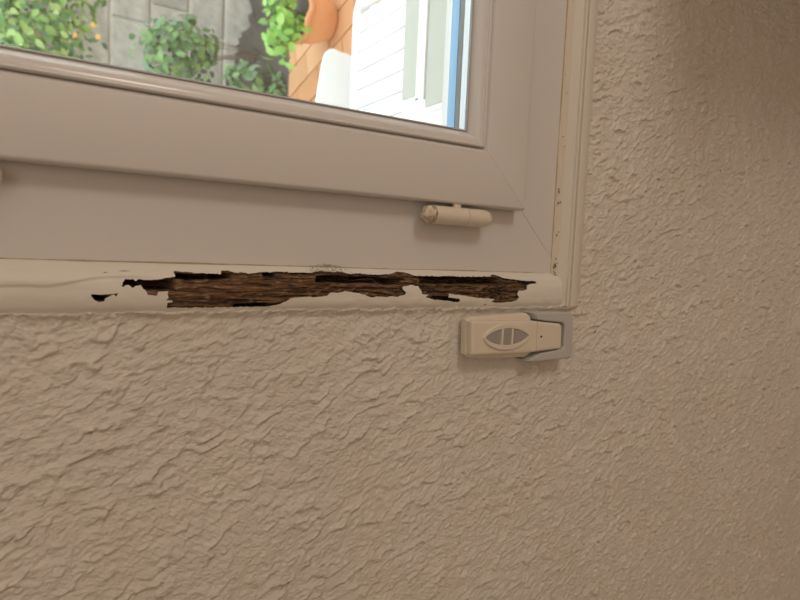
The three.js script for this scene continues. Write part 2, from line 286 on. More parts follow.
// ---------- the rotten strip ----------
const PROFILE = [[0, -0.006], [0.04, -0.0042], [0.09, -0.0014], [0.16, 0.0018], [0.25, 0.0046], [0.36, 0.0066], [0.5, 0.0076], [0.65, 0.0076], [0.8, 0.0062], [0.9, 0.0038], [1, -0.0008]];
const TV0 = -0.0152, TV1 = -0.0535, TU0 = -0.27, TU1 = 0.4985;
function stripFace(v) {
  const t = clamp((v - TV0) / (TV1 - TV0)); let i = 0; while (i < PROFILE.length - 2 && PROFILE[i + 1][0] < t) i++;
  const [a, p] = PROFILE[i], [b, q] = PROFILE[i + 1], at = (k) => PROFILE[clamp(k, 0, PROFILE.length - 1)];
  const slope = (k) => (at(k + 1)[1] - at(k - 1)[1]) / (at(k + 1)[0] - at(k - 1)[0]), h = b - a, s = (t - a) / h, s2 = s * s, s3 = s2 * s;
  return (2 * s3 - 3 * s2 + 1) * p + (s3 - 2 * s2 + s) * h * slope(i) + (3 * s2 - 2 * s3) * q + (s3 - s2) * h * slope(i + 1);
}
function paintFace(u, v) {
  let w = stripFace(v) + 0.0006 * n3(u * 18, v * 55, 2) + 0.00024 * n3(u * 70, v * 160, 6);
  // blistered paint: a lifted sheet whose lower lip runs out towards the hole
  const lip = -0.0325 + 0.0065 * sm(0.0, 0.045, u) + 0.0006 * n3(u * 60, 3) - 0.0018 * sm(-0.02, -0.06, u);
  w += 0.0014 * sm(lip - 0.0011, lip + 0.0011, v) * (1 - sm(lip + 0.003, lip + 0.013, v)) * (1 - sm(0.055, 0.1, u));
  w += 0.0009 * Math.exp(-(((v + 0.0285 + 0.003 * n3(u * 20, 9)) / 0.002) ** 2)) * (1 - sm(-0.01, 0.03, u)) * 0.6;
  w += 0.0006 * Math.exp(-(((v + 0.0225) / 0.0018) ** 2)) * (1 - sm(-0.01, 0.045, u));
  // edges of the paint round the hole have lifted a little
  w += 0.0007 * sm(-0.040, -0.044, v) * sm(0.16, 0.2, u) * (0.5 + n3(u * 90, v * 120, 14));
  w -= 0.0025 * sm(TU1 - 0.004, TU1, u) ** 2;
  return w;
}
const trim1 = struct('trim_1', [TV0 - 0.02, EYE - TU1, 0], 'white painted wooden strip with a long ragged hole of rotten wood', 'wooden strip');
{
  const nu = 480, nv = 44, th = 0.0011, pts = [], tri = [];
  for (const side of [0, 1]) for (let i = 0; i <= nu; i++) for (let j = 0; j <= nv; j++) {
    const u = TU0 + (TU1 - TU0) * i / nu, v = TV0 + (TV1 - TV0) * j / nv;
    pts.push(u, v, paintFace(u, v) - side * th * (1 + 3 * (j === 0)));
  }
  const at = (s, i, j) => s * (nu + 1) * (nv + 1) + i * (nv + 1) + j;
  for (let i = 0; i < nu; i++) for (let j = 0; j < nv; j++) {
    tri.push(at(0, i, j), at(0, i, j + 1), at(0, i + 1, j + 1), at(0, i, j), at(0, i + 1, j + 1), at(0, i + 1, j));
    tri.push(at(1, i, j), at(1, i + 1, j + 1), at(1, i, j + 1), at(1, i, j), at(1, i + 1, j), at(1, i + 1, j + 1));
  }
  for (let i = 0; i < nu; i++) for (const j of [0, nv]) { const a = at(0, i, j), b = at(0, i + 1, j), c = at(1, i + 1, j), d = at(1, i, j); if (j) tri.push(a, c, b, a, d, c); else tri.push(a, b, c, a, c, d); }
  for (let j = 0; j < nv; j++) for (const i of [0, nu]) { const a = at(0, i, j), b = at(0, i, j + 1), c = at(1, i, j + 1), d = at(1, i, j); if (i) tri.push(a, b, c, a, c, d); else tri.push(a, c, b, a, d, c); }
  let g = outward(soup(pts, tri)); g.setAttribute('uv', new THREE.Float32BufferAttribute(new Float32Array(pts.length / 3 * 2), 2)); g.computeVertexNormals();
  let skin = new Brush(g, M.paint); skin.updateMatrixWorld();
  const ev = new Evaluator(); ev.useGroups = false; ev.attributes = ['position', 'normal'];
  for (const h of [HOLE_MAIN, HOLE_SMALL, HOLE_S1, HOLE_S2, HOLE_S3]) {
    const raw = []; for (let i = 0; i < h.length; i += 2) raw.push([h[i], h[i + 1]]);
    const ragged = [];                                                 // broken edges: small nicks between the larger ones
    raw.forEach(([x, y], i) => {
      const [x2, y2] = raw[(i + 1) % raw.length], n = h === HOLE_MAIN ? Math.max(1, Math.round(Math.hypot(x2 - x, y2 - y) / 1.6)) : 1;
      for (let k = 0; k < n; k++) { const t = k / n, j = k ? 0.42 : 0; ragged.push(new THREE.Vector2((x + (x2 - x) * t + rr(-j, j)) / 1000, (y + (y2 - y) * t + rr(-j, j)) / 1000)); }
    });
    const cut = new Brush(new THREE.ExtrudeGeometry(new THREE.Shape(ragged), { depth: 0.06, bevelEnabled: false }).translate(0, 0, -0.03)); cut.updateMatrixWorld();
    skin = ev.evaluate(skin, cut, SUBTRACTION); skin.updateMatrixWorld();
  }
  const sg = new THREE.BufferGeometry(); sg.setAttribute('position', skin.geometry.attributes.position.clone()); if (skin.geometry.index) sg.setIndex(skin.geometry.index.clone());
  wallMesh('paint_skin', smooth(sg.index ? sg.toNonIndexed() : sg, 0.7), M.paint, trim1);
}
// the eaten wood: long fibres, hollows and crumbling ledges
function woodFace(u, v) {
  const U = u * 1000, V = v * 1000;
  let d = 0.0016 + 0.0014 * (0.5 + n3(U / 42, V / 3.1, 1)) + 0.0013 * Math.abs(n3(U / 17, V / 1.5, 2)) + 0.0005 * n3(U / 5, V / 0.9, 3) + 0.0006 * n3(U / 2.6, V / 2.2, 4);
  const crumbly = sm(-0.1, 0.35, n3(U / 28, V / 20, 8)); const broken = 0.25 + 0.75 * sm(150, 250, U); d += broken * (0.35 + crumbly) * 0.0032 * Math.abs(n3(U / 3.6, V / 2.2, 5)) + 0.002 * sm(0.1, 0.3, n3(U / 26, V / 3.4, 15)) + broken * 0.0022 * sm(0.15, 0.24, n3(U / 11, V / 2.6, 16));
  for (const [a, b, lo, hi] of CAVES) {
    const wob = 1.4 * n3(U / 14, lo, 6) + 0.7 * n3(U / 4.5, hi, 7);
    const k = sm(a - 3, a + 4, U) * (1 - sm(b - 5, b + 4, U)) * sm(lo - 0.5 + wob, lo + 0.9 + wob, V) * (1 - sm(hi - 0.6 + wob * 0.6, hi + 1 + wob * 0.6, V));
    d += 0.03 * k * (0.75 + 0.5 * n3(U / 9, V / 4, 9));
  }
  return Math.min(stripFace(v) - 0.00125, stripFace(v) - d + 0.0004);
}
{
  const nu = 640, nv = 96, u0 = 0.024, u1 = 0.466, v0 = -0.0535, v1 = -0.0165, pts = [], col = [], tri = [];
  for (let i = 0; i <= nu; i++) for (let j = 0; j <= nv; j++) {
    const u = u0 + (u1 - u0) * i / nu, v = v0 + (v1 - v0) * j / nv, U = u * 1000, V = v * 1000, rim = i === 0 || j === 0 || i === nu || j === nv;
    pts.push(u, v, rim ? -0.036 : Math.max(-0.034, woodFace(u, v)));
    const s = 0.5 + 0.75 * n3(U / 55, V / 2.2, 21) + 0.5 * n3(U / 14, V / 0.8, 22) + 0.25 * n3(U / 4, V / 1.5, 23);
    const rust = clamp(0.4 + 1.3 * n3(U / 24, V / 5, 24)), stain = sm(0.05, 0.5, n3(U / 34, V / 9, 25) + 0.4 * n3(U / 5, V / 3, 26) + 0.28 * sm(240, 420, U) - 0.1), k = clamp(s);
    const dry = sm(0.3, 0.46, n3(U / 7, V / 1.5, 28));
    let c = [0.075 + 0.22 * k, 0.042 + 0.125 * k, 0.024 + 0.062 * k];
    c = c.map((x, q) => x * (1 - 0.35 * rust) + rust * 0.35 * k * [0.34, 0.15, 0.055][q]);
    c = c.map((x, q) => x * (1 - 0.72 * stain) + stain * 0.72 * [0.04, 0.028, 0.02][q]);
    c = c.map((x, q) => x + dry * 0.7 * ([0.36, 0.27, 0.18][q] - x));
    col.push(...c.map((x) => Math.max(0.006, x)));
  }
  for (let i = 0; i < nu; i++) for (let j = 0; j < nv; j++) { const a = i * (nv + 1) + j, b = a + nv + 1; tri.push(a, b, b + 1, a, b + 1, a + 1); }
  const g = soup(pts, tri); g.setAttribute('color', new THREE.Float32BufferAttribute(col, 3)); g.computeVertexNormals();
  wallMesh('rotten_wood', g, M.rot, trim1).userData.label = 'brown rotten wood eaten into fibres and hollows';
}
grimeLine(trim1, 220, (t, a, b) => { const u = -0.09 + t * 0.57, k = clamp(0.5 + 1.1 * n3(u * 20, 50) + 0.4 * n3(u * 130, 51), 0.08, 1.1); return [u, TV0 + 0.0001 + (a - 0.35) * 0.0013 * k, -0.0066 + b * 0.0012]; });
{ // loose slivers of fibre
  const tones = [mat(rgb(0.2, 0.11, 0.055), 0.95), mat(rgb(0.1, 0.06, 0.035), 0.95), mat(rgb(0.3, 0.19, 0.1), 0.95)];
  const spots = [[0.1, -0.0225, 26], [0.118, -0.0355, 20], [0.14, -0.0415, 34], [0.152, -0.024, 18], [0.172, -0.033, 30], [0.19, -0.026, 24], [0.206, -0.0345, 26], [0.225, -0.0215, 30], [0.235, -0.031, 22], [0.262, -0.0345, 30], [0.28, -0.0225, 24], [0.294, -0.0262, 16], [0.32, -0.034, 26], [0.345, -0.0245, 30], [0.365, -0.0345, 28], [0.392, -0.0225, 22], [0.405, -0.0335, 26], [0.412, -0.0415, 22], [0.425, -0.0285, 20], [0.096, -0.044, 22], [0.16, -0.0445, 20], [0.248, -0.0255, 26], [0.395, -0.0385, 34], [0.333, -0.0425, 16]];
  spots.forEach(([u, v, len], i) => {
    const g = new THREE.CylinderGeometry(0.0001, rr(0.0004, 0.0009), len / 1000, 5, 5); const p = g.attributes.position, ph = rnd() * 9;
    for (let k = 0; k < p.count; k++) { p.setX(k, p.getX(k) + 0.0009 * n3(p.getY(k) * 90, ph)); p.setZ(k, p.getZ(k) * 1.5 + 0.0006 * n3(p.getY(k) * 70, ph + 4)); }
    g.computeVertexNormals(); g.rotateZ((rnd() < 0.5 ? 1 : -1) * Math.PI / 2 + rr(-0.05, 0.05)); g.rotateY(rr(-0.05, 0.05));
    wallMesh('splinter', g.translate(u, v, Math.max(-0.004, woodFace(u, v)) + rr(0.0002, 0.001)), tones[i % 3], trim1);
  });
}
{ // wood dust left by the insects on top of the strip
  const gs = [];
  for (let i = 0; i < 420; i++) {
    const a = rr(-1, 1) * rnd() ** 0.4, u = 0.2135 + a * 0.02 + (i % 5 === 0 ? 0.006 : 0), v = -0.0165 + rr(-0.0045, 0.0042) * (1 - 0.5 * Math.abs(a)), r = rr(0.00016, 0.00042);
    const w = v > TV0 ? -0.006 : paintFace(u, v);
    gs.push(new THREE.OctahedronGeometry(r, 0).translate(u, v, w + r * 0.5));
  }
  const o = wallMesh('wood_dust', mergeGeometries(gs), mat(rgb(0.25, 0.19, 0.13), 1), scene);
  o.userData = { kind: 'stuff', label: 'grey-brown wood dust lying above the middle of the rotten hole', category: 'dust' };
}

// ---------- wall holder and remote control ----------
function slab(pts, w0, w1, bevel) {
  const s = new THREE.Shape(pts.map(([u, v]) => new THREE.Vector2(u / 1000, v / 1000)));
  return new THREE.ExtrudeGeometry(s, { depth: w1 - w0 - 2 * bevel, bevelEnabled: true, bevelThickness: bevel, bevelSize: bevel, bevelOffset: -bevel, bevelSegments: 4, curveSegments: 24 }).translate(0, 0, w0 + bevel);
}
function eye(cu, cv, ru, rv, n = 40) { const p = []; for (let i = 0; i < n; i++) { const a = i / n * Math.PI * 2, c = Math.cos(a), s = Math.sin(a); p.push([cu + ru * Math.sign(c) * Math.abs(c) ** 1.0, cv + rv * Math.sign(s) * Math.abs(s) ** 1.25]); } return p; }
{
  const h = thing('remote_holder', 'grey plastic wall cradle holding the cream remote control', 'holder', [-0.082, EYE - 0.505, -0.001]);
  wallMesh('back_plate', slab([[385, -64], [500, -60], [503, -105], [387, -98]], -0.0015, 0.0025, 0.001), M.holder, h);
  // the cradle: two cheeks and a closed end round the narrow part of the remote
  const s = new THREE.Shape([[443.5, -57], [450, -56], [497, -57], [501.5, -61], [503, -103], [499.5, -107.5], [452, -108.5], [438, -107.5], [446, -103.3], [455, -100.1], [486, -97], [489.2, -94], [488.7, -71], [485.4, -67.8], [458, -65.2], [448, -63.8]].map(([u, v]) => new THREE.Vector2(u / 1000, v / 1000)));
  wallMesh('cradle', new THREE.ExtrudeGeometry(s, { depth: 0.0165, bevelEnabled: true, bevelThickness: 0.0018, bevelSize: 0.0016, bevelOffset: -0.0016, bevelSegments: 3 }).translate(0, 0, 0.0018), M.holder, h);
}
{
  const r = thing('remote_control', 'cream remote control with three grey buttons in a wall cradle', 'remote control', [-0.08, EYE - 0.485, 0.003]);
  wallMesh('back_shell', slab([[358, -62.5], [364, -60], [400, -58.2], [438, -57.3], [443, -60], [446, -65.5], [484, -69], [487.5, -72], [488, -93], [485, -96], [450, -99.4], [440, -104.3], [400, -103.6], [366, -101], [359.5, -97.5]], 0.0027, 0.0135, 0.003), M.remote, r);
  const face = slab([[358.6, -64.2], [361, -62.6], [440, -64.6], [480, -68.6], [483.4, -71.5], [484.2, -93.6], [481.5, -96.4], [434, -98.6], [363, -97.4], [360.2, -95.6]], 0.0115, 0.0215, 0.0032);
  wallMesh('face', face, M.remote, r);
  wallMesh('seam', slab([[445.2, -65.6], [445.7, -65.6], [446.4, -97.4], [445.9, -97.4]], 0.021, 0.0217, 0.0001), mat(rgb(0.62, 0.52, 0.39), 0.6), r);
  // raised oval rim with two bars across, the buttons in its openings
  const c = [404.4, -79.8], rim = new THREE.Shape(eye(c[0], c[1], 31, 13.6).map(([u, v]) => new THREE.Vector2(u / 1000, v / 1000)));
  const cutAt = [[-28, -8.2], [-5.6, 5], [7.6, 28]], holes = [];
  for (const [a, b] of cutAt) {
    const p = []; for (let i = 0; i <= 12; i++) { const x = a + (b - a) * i / 12; p.push([c[0] + x, c[1] + 8.6 * Math.max(0.04, 1 - (x / 28.6) ** 2) ** 0.85]); }
    for (let i = 12; i >= 0; i--) { const x = a + (b - a) * i / 12; p.push([c[0] + x, c[1] - 8.6 * Math.max(0.04, 1 - (x / 28.6) ** 2) ** 0.85]); }
    holes.push(p); rim.holes.push(new THREE.Path(p.map(([u, v]) => new THREE.Vector2(u / 1000, v / 1000))));
  }
  wallMesh('button_rim', new THREE.ExtrudeGeometry(rim, { depth: 0.0012, bevelEnabled: true, bevelThickness: 0.0011, bevelSize: 0.0009, bevelOffset: -0.0009, bevelSegments: 3 }).translate(0, 0, 0.0212), M.remote, r);
  holes.forEach((p) => {
    const mu = p.reduce((a, q) => a + q[0], 0) / p.length, mv = c[1];
    wallMesh('button', slab(p.map(([u, v]) => [mu + (u - mu) * 0.9, mv + (v - mv) * 0.92]), 0.0195, 0.0226, 0.0004), M.button, r).userData.label = 'grey rubber button';
  });
  wallMesh('indicator_light', new THREE.CylinderGeometry(0.0011, 0.0011, 0.0012, 16).rotateX(Math.PI / 2).translate(0.452, -0.0815, 0.0215), M.black, r);
}

// ---------- the lamp whose warm light falls on the wall from the right ----------
{
  const [x, y, z] = LAMP.at, l = thing('floor_lamp', 'warm white globe lamp on a thin brass pole', 'lamp', [x, 0, z]);
  const brass = mat(rgb(0.6, 0.45, 0.22), 0.3, { metalness: 1 });
  mesh('base', new THREE.LatheGeometry([[0, 0], [0.14, 0], [0.14, 0.012], [0.13, 0.02], [0.02, 0.03], [0, 0.03]].map(([a, b]) => new THREE.Vector2(a, b)), 40).translate(x, 0, z), brass, l);
  mesh('pole', new THREE.CylinderGeometry(0.009, 0.009, y - LAMP.radius - 0.02, 16).translate(x, 0.025 + (y - LAMP.radius - 0.02) / 2, z), brass, l);
  const globe = mesh('globe_bulb', new THREE.SphereGeometry(LAMP.radius, 40, 24).translate(x, y, z), mat(rgb(0.9, 0.85, 0.75), 0.5, { emissive: rgb(...LAMP.color), emissiveIntensity: 1.0 }), l);
  const p = new THREE.PointLight(rgb(...LAMP.color), LAMP.power); p.castShadow = true; p.shadow.radius = LAMP.radius / 0.021; p.position.set(0, y, 0); p.name = 'lamp_light'; l.add(p);
}
{
  const [x, y, z] = PANEL.at, s = PANEL.size / 2, l = thing('added_fill_panel', 'square white ceiling panel added out of view for fill light', 'ceiling light', [x, y, z]);  // unseen panel, added as fill to soften the shadows under the sash
  mesh('frame', box(x - s - 0.02, x + s + 0.02, y - 0.03, y, z - s - 0.02, z + s + 0.02, 0.004), mat(rgb(0.8, 0.8, 0.8), 0.5), l);
  mesh('diffuser_light', box(x - s, x + s, y - 0.034, y - 0.03, z - s, z + s), mat(rgb(0.9, 0.9, 0.88), 0.6, { emissive: rgb(...PANEL.color), emissiveIntensity: 0.6 }), l);
  const p = new THREE.RectAreaLight(rgb(...PANEL.color), PANEL.power, PANEL.size, PANEL.size); p.position.set(0, -0.04, 0); p.rotation.x = -Math.PI / 2; p.name = 'panel_light'; l.add(p);
}
{ // unseen cupboard added right of the strip to shade the wall low down
  const b = thing('added_sideboard', 'unseen dark wooden cupboard added to shade the low wall', 'added_sideboard', [1.05, 0, 0.26]), wd = mat(rgb(0.2, 0.11, 0.06), 0.5), dk = mat(rgb(0.17, 0.09, 0.05), 0.5);
  mesh('body', box(0.56, 1.54, 0.08, 0.9, 0.03, 0.46, 0.004), wd, b);
  mesh('top', box(0.53, 1.57, 0.9, 0.93, 0.02, 0.49, 0.006), wd, b);
  for (const x of [0.58, 1.06]) { const d = mesh('door', box(x, x + 0.46, 0.11, 0.87, 0.46, 0.478, 0.003), dk, b); mesh('handle', box(x + (x < 0.8 ? 0.42 : 0.03), x + (x < 0.8 ? 0.43 : 0.04), 0.5, 0.62, 0.478, 0.5, 0.003), M.metal, d); }
  for (const [x, z] of [[0.6, 0.07], [1.5, 0.07], [0.6, 0.42], [1.5, 0.42]]) mesh('leg', new THREE.CylinderGeometry(0.022, 0.015, 0.085, 12).translate(x, 0.0425, z), dk, b);
}
// ---------- outside: terrace, wall, plants ----------
const soil = mat(rgb(0.075, 0.066, 0.056), 1), stone = [0.33, 0.37, 0.3, 0.4].map((k) => mat(rgb(k, k * 0.94, k * 0.84), 0.95, { vertexColors: true })), mortar = mat(rgb(0.56, 0.52, 0.45), 1);
mesh('earth', box(-9, 11, -0.5, -0.06, -16, -0.28), mat(rgb(0.2, 0.17, 0.12), 1), struct('ground'));
function mound(edge) {                                  // earth heaped against the wall, higher towards the house corner
  const g = new THREE.BoxGeometry(6.4, 0.1, 0.74, 160, 1, 24), p = g.attributes.position;
  for (let i = 0; i < p.count; i++) {
    const x = p.getX(i) + 1, z = p.getZ(i) + edge - 0.37, t = clamp((edge - z) / 0.7);
    if (p.getY(i) > 0) p.setY(i, -0.02 + t * (0.06 + 0.2 * sm(2.0, 1.2, x)) + 0.09 * t * n3(x * 7, z * 4) + 0.07 * t * n3(x * 23, z * 17) + 0.012 * n3(x * 40, z * 40)); else p.setY(i, -0.1);
    p.setX(i, x); p.setZ(i, z);
  }
  g.computeVertexNormals(); return g;
}
{
  const EDGE = -3.6, t = struct('terrace', [1, 0, -2], 'terracotta tiled terrace outside the window', 'terrace');
  mesh('bedding', box(-2.2, 4.2, -0.1, -0.014, EDGE, -0.28), mat(rgb(0.3, 0.2, 0.13), 1), t);
  const tones = [[0.5, 0.24, 0.11], [0.56, 0.29, 0.14], [0.46, 0.2, 0.085], [0.6, 0.33, 0.17], [0.52, 0.27, 0.13]].map((c) => mat(rgb(...c), 0.75));
  const ax = [0.213, 0.977], bx = [0.977, -0.213], W = 0.175, L = 0.35, gap = 0.006;
  const clip = (poly, f) => { const out = []; poly.forEach((p, i) => { const q = poly[(i + 1) % poly.length], a = f(p), b = f(q); if (a >= 0) out.push(p); if ((a < 0) !== (b < 0)) { const k = a / (a - b); out.push([p[0] + (q[0] - p[0]) * k, p[1] + (q[1] - p[1]) * k]); } }); return out; };
  for (let i = -4; i < 22; i++) for (let j = -12; j < 12; j++) {
    const o = [1.075 + 0.006, -3.43], a0 = j * L + (i & 1 ? L / 2 : 0), b0 = i * W - 3 * W;
    let p = [[a0 + gap, b0 + gap], [a0 + L - gap, b0 + gap], [a0 + L - gap, b0 + W - gap], [a0 + gap, b0 + W - gap]].map(([a, b]) => [o[0] + ax[0] * a + bx[0] * b, o[1] + ax[1] * a + bx[1] * b]);
    p = clip(clip(clip(clip(p, (q) => q[1] - EDGE - 0.004), (q) => -0.75 - q[1]), (q) => q[0] - 0.35), (q) => 3.4 - q[0]);
    if (p.length < 3 || Math.abs(THREE.ShapeUtils.area(p.map(([x, y]) => new THREE.Vector2(x, y)))) < 0.004) continue;
    const g = new THREE.ExtrudeGeometry(new THREE.Shape(p.map(([x, z]) => new THREE.Vector2(x, -z))), { depth: 0.012, bevelEnabled: true, bevelThickness: 0.002, bevelSize: 0.002, bevelOffset: -0.002, bevelSegments: 1 }).rotateX(-Math.PI / 2).translate(0, -0.0145 + rr(-0.001, 0.0015), 0);
    mesh('tile', g, tones[Math.floor(rnd() * 5)], t);
  }
  mesh('soil', mound(EDGE), soil, struct('planting_bed', [1, 0, -4], 'dark soil bed between terrace and stone wall', 'soil bed'));
}
{
  const w = struct('garden_wall', [1.5, 0, -4.42], 'grey stone block wall behind the shrubs', 'wall'), Z = -4.3, H = 0.265;
  mesh('mortar', box(-2.2, 5.2, -0.1, 6 * H - 0.01, Z - 0.22, Z - 0.008), mortar, w);
  const variants = [0, 1, 2, 3].map((k) => {
    const g = mergeVertices(new THREE.BoxGeometry(1, 1, 1, 20, 11, 3).deleteAttribute('normal').deleteAttribute('uv')), p = g.attributes.position;
    for (let i = 0; i < p.count; i++) { const x = p.getX(i), y = p.getY(i), z = p.getZ(i); if (z > 0.3) p.setZ(i, z + 0.06 * n3(x * 5 + k * 7, y * 3, k) + 0.04 * n3(x * 14, y * 8, k + 3) - 0.03 * (Math.max(Math.abs(x), Math.abs(y)) > 0.49)); p.setX(i, x + 0.006 * n3(y * 6, z * 3, k + 9)); p.setY(i, y + 0.02 * n3(x * 7, z * 3, k + 12)); }
    const c = []; for (let i = 0; i < p.count; i++) { const t = 1 + 0.28 * n3(p.getX(i) * 5, p.getY(i) * 4, k * 5) + 0.3 * n3(p.getX(i) * 17, p.getY(i) * 11, k + 20); c.push(t, t * 0.99, t * 0.97); } g.setAttribute('color', new THREE.Float32BufferAttribute(c, 3));
    g.computeVertexNormals(); return g;
  });
  for (let r = 0; r < 6; r++) {
    let x = [1.44, 1.575, 1.72, 1.575, 1.7, 1.52][r] - 2.6;
    while (x < 4.9) {
      const len = Math.abs(x - ([1.44, 1.575, 1.72, 1.575, 1.7, 1.52][r] - 0.52)) < 0.01 ? 0.52 : 0.52, n = Math.floor(rnd() * 4);
      if (x > -0.6) share('stone_block', variants[n], stone[Math.floor(rnd() * 4)], w, (o) => { o.scale.set(len - 0.014, H - 0.014, 0.12); o.position.set(x + len / 2 - 1.5, (r + 0.5) * H, Z - 0.058 + 4.42 + rr(-0.004, 0.004)); });
      x += len;
    }
  }
  mesh('earth', box(-2.2, 5.2, -0.1, 1.52, -7, Z - 0.22), mat(rgb(0.13, 0.15, 0.06), 1), struct('bank', [1.5, 0, -5.5], 'raised earth bank behind the stone wall', 'bank'));
}
function leafShape(k, wide) {
  const g = soup([0, 0, 0, -wide * 0.7, 0.28, 0.05, 0, 0.3, 0, wide * 0.7, 0.28, 0.05, -wide * 0.75, 0.6, 0.03, 0, 0.62, -0.03, wide * 0.75, 0.6, 0.03, 0, 1, -0.12 + k], [0, 2, 1, 0, 3, 2, 1, 2, 5, 1, 5, 4, 2, 3, 6, 2, 6, 5, 4, 5, 7, 5, 6, 7]);
  g.computeVertexNormals(); return g;
}
const LEAVES = [leafShape(0, 0.34), leafShape(-0.1, 0.42), leafShape(0.05, 0.28)];
const leafMat = (r, g, b) => mat(rgb(r, g, b), 0.5, { transmission: 0.25, thickness: 0 });
const GREENS = { pale: [[0.36, 0.5, 0.16], [0.28, 0.42, 0.12], [0.45, 0.56, 0.24], [0.2, 0.34, 0.09]].map((c) => leafMat(...c)),
  fresh: [[0.2, 0.36, 0.07], [0.28, 0.45, 0.1], [0.12, 0.26, 0.06], [0.08, 0.19, 0.06], [0.36, 0.48, 0.16]].map((c) => leafMat(...c)),
  deep: [[0.1, 0.22, 0.07], [0.16, 0.3, 0.09], [0.06, 0.14, 0.05], [0.22, 0.36, 0.12], [0.2, 0.3, 0.2]].map((c) => leafMat(...c)),
  lime: [[0.2, 0.46, 0.06], [0.28, 0.55, 0.09], [0.15, 0.36, 0.05], [0.36, 0.6, 0.14]].map((c) => leafMat(...c)) };
const massMat = mat(rgb(1, 1, 1), 0.5, { transmission: 0.25, thickness: 0, vertexColors: true });
const bark = mat(rgb(0.16, 0.11, 0.07), 0.95);
function plant(parent, foot, centre, radii, count, size, tones, stems, shell = 0.55, extra = 0) {
  const base = parent.position, C = new THREE.Vector3(...centre), ends = [];
  for (let i = 0; i < stems; i++) {
    const a = rnd() * 6.28, e = [centre[0] + radii[0] * 0.7 * Math.cos(a), centre[1] + radii[1] * rr(-0.3, 0.7), centre[2] + radii[2] * 0.7 * Math.sin(a)];
    mesh('stem', tube([foot, [(foot[0] * 2 + e[0]) / 3 + rr(-0.02, 0.02), foot[1] > centre[1] ? foot[1] + 0.06 : (foot[1] + e[1]) / 2, foot[1] > centre[1] ? (foot[2] + e[2]) / 2 : (foot[2] * 2 + e[2]) / 3], e], 0.0035, 8, 5), bark, parent);
  }
  const rest = [];
  for (let i = 0; i < count + extra; i++) {
    const d = new THREE.Vector3(rr(-1, 1), rr(-1, 1), rr(-1, 1)); if (d.length() > 1 || d.length() < 0.05) { i--; continue; }
    const k = shell + (1 - shell) * rnd(), lump = 1 + 0.3 * n3(d.x * 2.5 + centre[0] * 5, d.y * 2.5, d.z * 2.5);
    const p = d.clone().normalize().multiplyScalar(k * lump).multiply(new THREE.Vector3(...radii)).add(C);
    const tone = tones[Math.floor(rnd() * tones.length)], inner = i >= count, holder = inner ? new THREE.Group() : parent;
    const made = share('leaf', LEAVES[i % 3], tone, holder, (o) => {
      o.position.copy(p).sub(base); const out = d.clone().normalize().add(new THREE.Vector3(rr(-0.8, 0.8), rr(-0.9, 0.5), rr(-0.3, 0.9))).normalize();
      o.quaternion.setFromUnitVectors(new THREE.Vector3(0, 0, 1), out.lerp(new THREE.Vector3(0, 0.6, 0.8), 0.35).normalize()); o.rotateZ(rr(-3.1, 3.1)); o.scale.setScalar(size * rr(0.65, 1.3));
    });
    if (inner) {
      made.updateMatrix(); const g = LEAVES[i % 3].clone().applyMatrix4(made.matrix), c = []; for (let q = 0; q < g.attributes.position.count; q++) c.push(tone.color.r, tone.color.g, tone.color.b);
      g.setAttribute('color', new THREE.Float32BufferAttribute(c, 3)); rest.push(g);
    }
  }
  if (rest.length) { const o = new THREE.Mesh(mergeGeometries(rest), massMat); o.name = 'foliage'; o.userData.kind = 'stuff'; o.castShadow = o.receiveShadow = true; parent.add(o); }
}
{
  const a = thing('flowering_shrub', 'bright green shrub with orange flowers spilling over the top of the stone wall', 'shrub', [1.45, 1.6, -4.3]);
  plant(a, [1.45, 1.6, -4.3], [1.42, 1.54, -3.99], [0.46, 0.42, 0.15], 300, 0.062, GREENS.fresh, 6, 0.5, 650);
  const h = thing('hedge_shrub', 'pale green shrub growing on the bank behind the flowering one', 'shrub', [1.4, 1.52, -4.95]);
  plant(h, [1.4, 1.52, -4.95], [1.45, 1.85, -4.85], [0.75, 0.5, 0.2], 300, 0.12, GREENS.pale, 7, 0.25, 700);
  const orange = [leafMat(0.75, 0.33, 0.04), leafMat(0.8, 0.5, 0.1)], pet = leafShape(0.1, 0.25);
  for (const [x, y, z] of [[1.36, 1.2, -3.9], [1.27, 1.3, -3.88], [1.62, 1.25, -3.94], [1.3, 1.17, -3.91], [1.45, 1.5, -3.9], [1.24, 1.5, -3.95]]) {
    const f = new THREE.Group(); f.name = 'flower'; f.position.set(x - 1.45, y - 1.6, z + 4.3); a.add(f);
    for (let i = 0; i < 6; i++) share('petal', pet, orange[i & 1], f, (o) => { o.rotation.set(rr(-0.9, 0.1), 0, i * 1.05 + rr(-0.2, 0.2)); o.scale.setScalar(rr(0.016, 0.028)); });
  }
  const b = thing('leafy_shrub', 'rounded dark green shrub in front of the stone wall', 'shrub', [1.44, -0.02, -4.0]);
  plant(b, [1.44, -0.02, -4.0], [1.34, 0.67, -3.95], [0.23, 0.29, 0.17], 300, 0.064, GREENS.deep, 6, 0.5, 220);
  const c = thing('small_plant', 'small dim green plant low in the soil bed', 'plant', [1.2, -0.02, -3.85]);
  plant(c, [1.2, -0.02, -3.85], [1.19, 0.2, -3.8], [0.14, 0.2, 0.09], 90, 0.065, GREENS.deep, 4);
  const d = thing('ground_cover_plant', 'low dark green plant at the edge of the tiles', 'plant', [1.12, -0.02, -3.68]);
  plant(d, [1.12, -0.02, -3.68], [1.1, 0.05, -3.68], [0.12, 0.06, 0.06], 60, 0.05, GREENS.deep, 2);
}
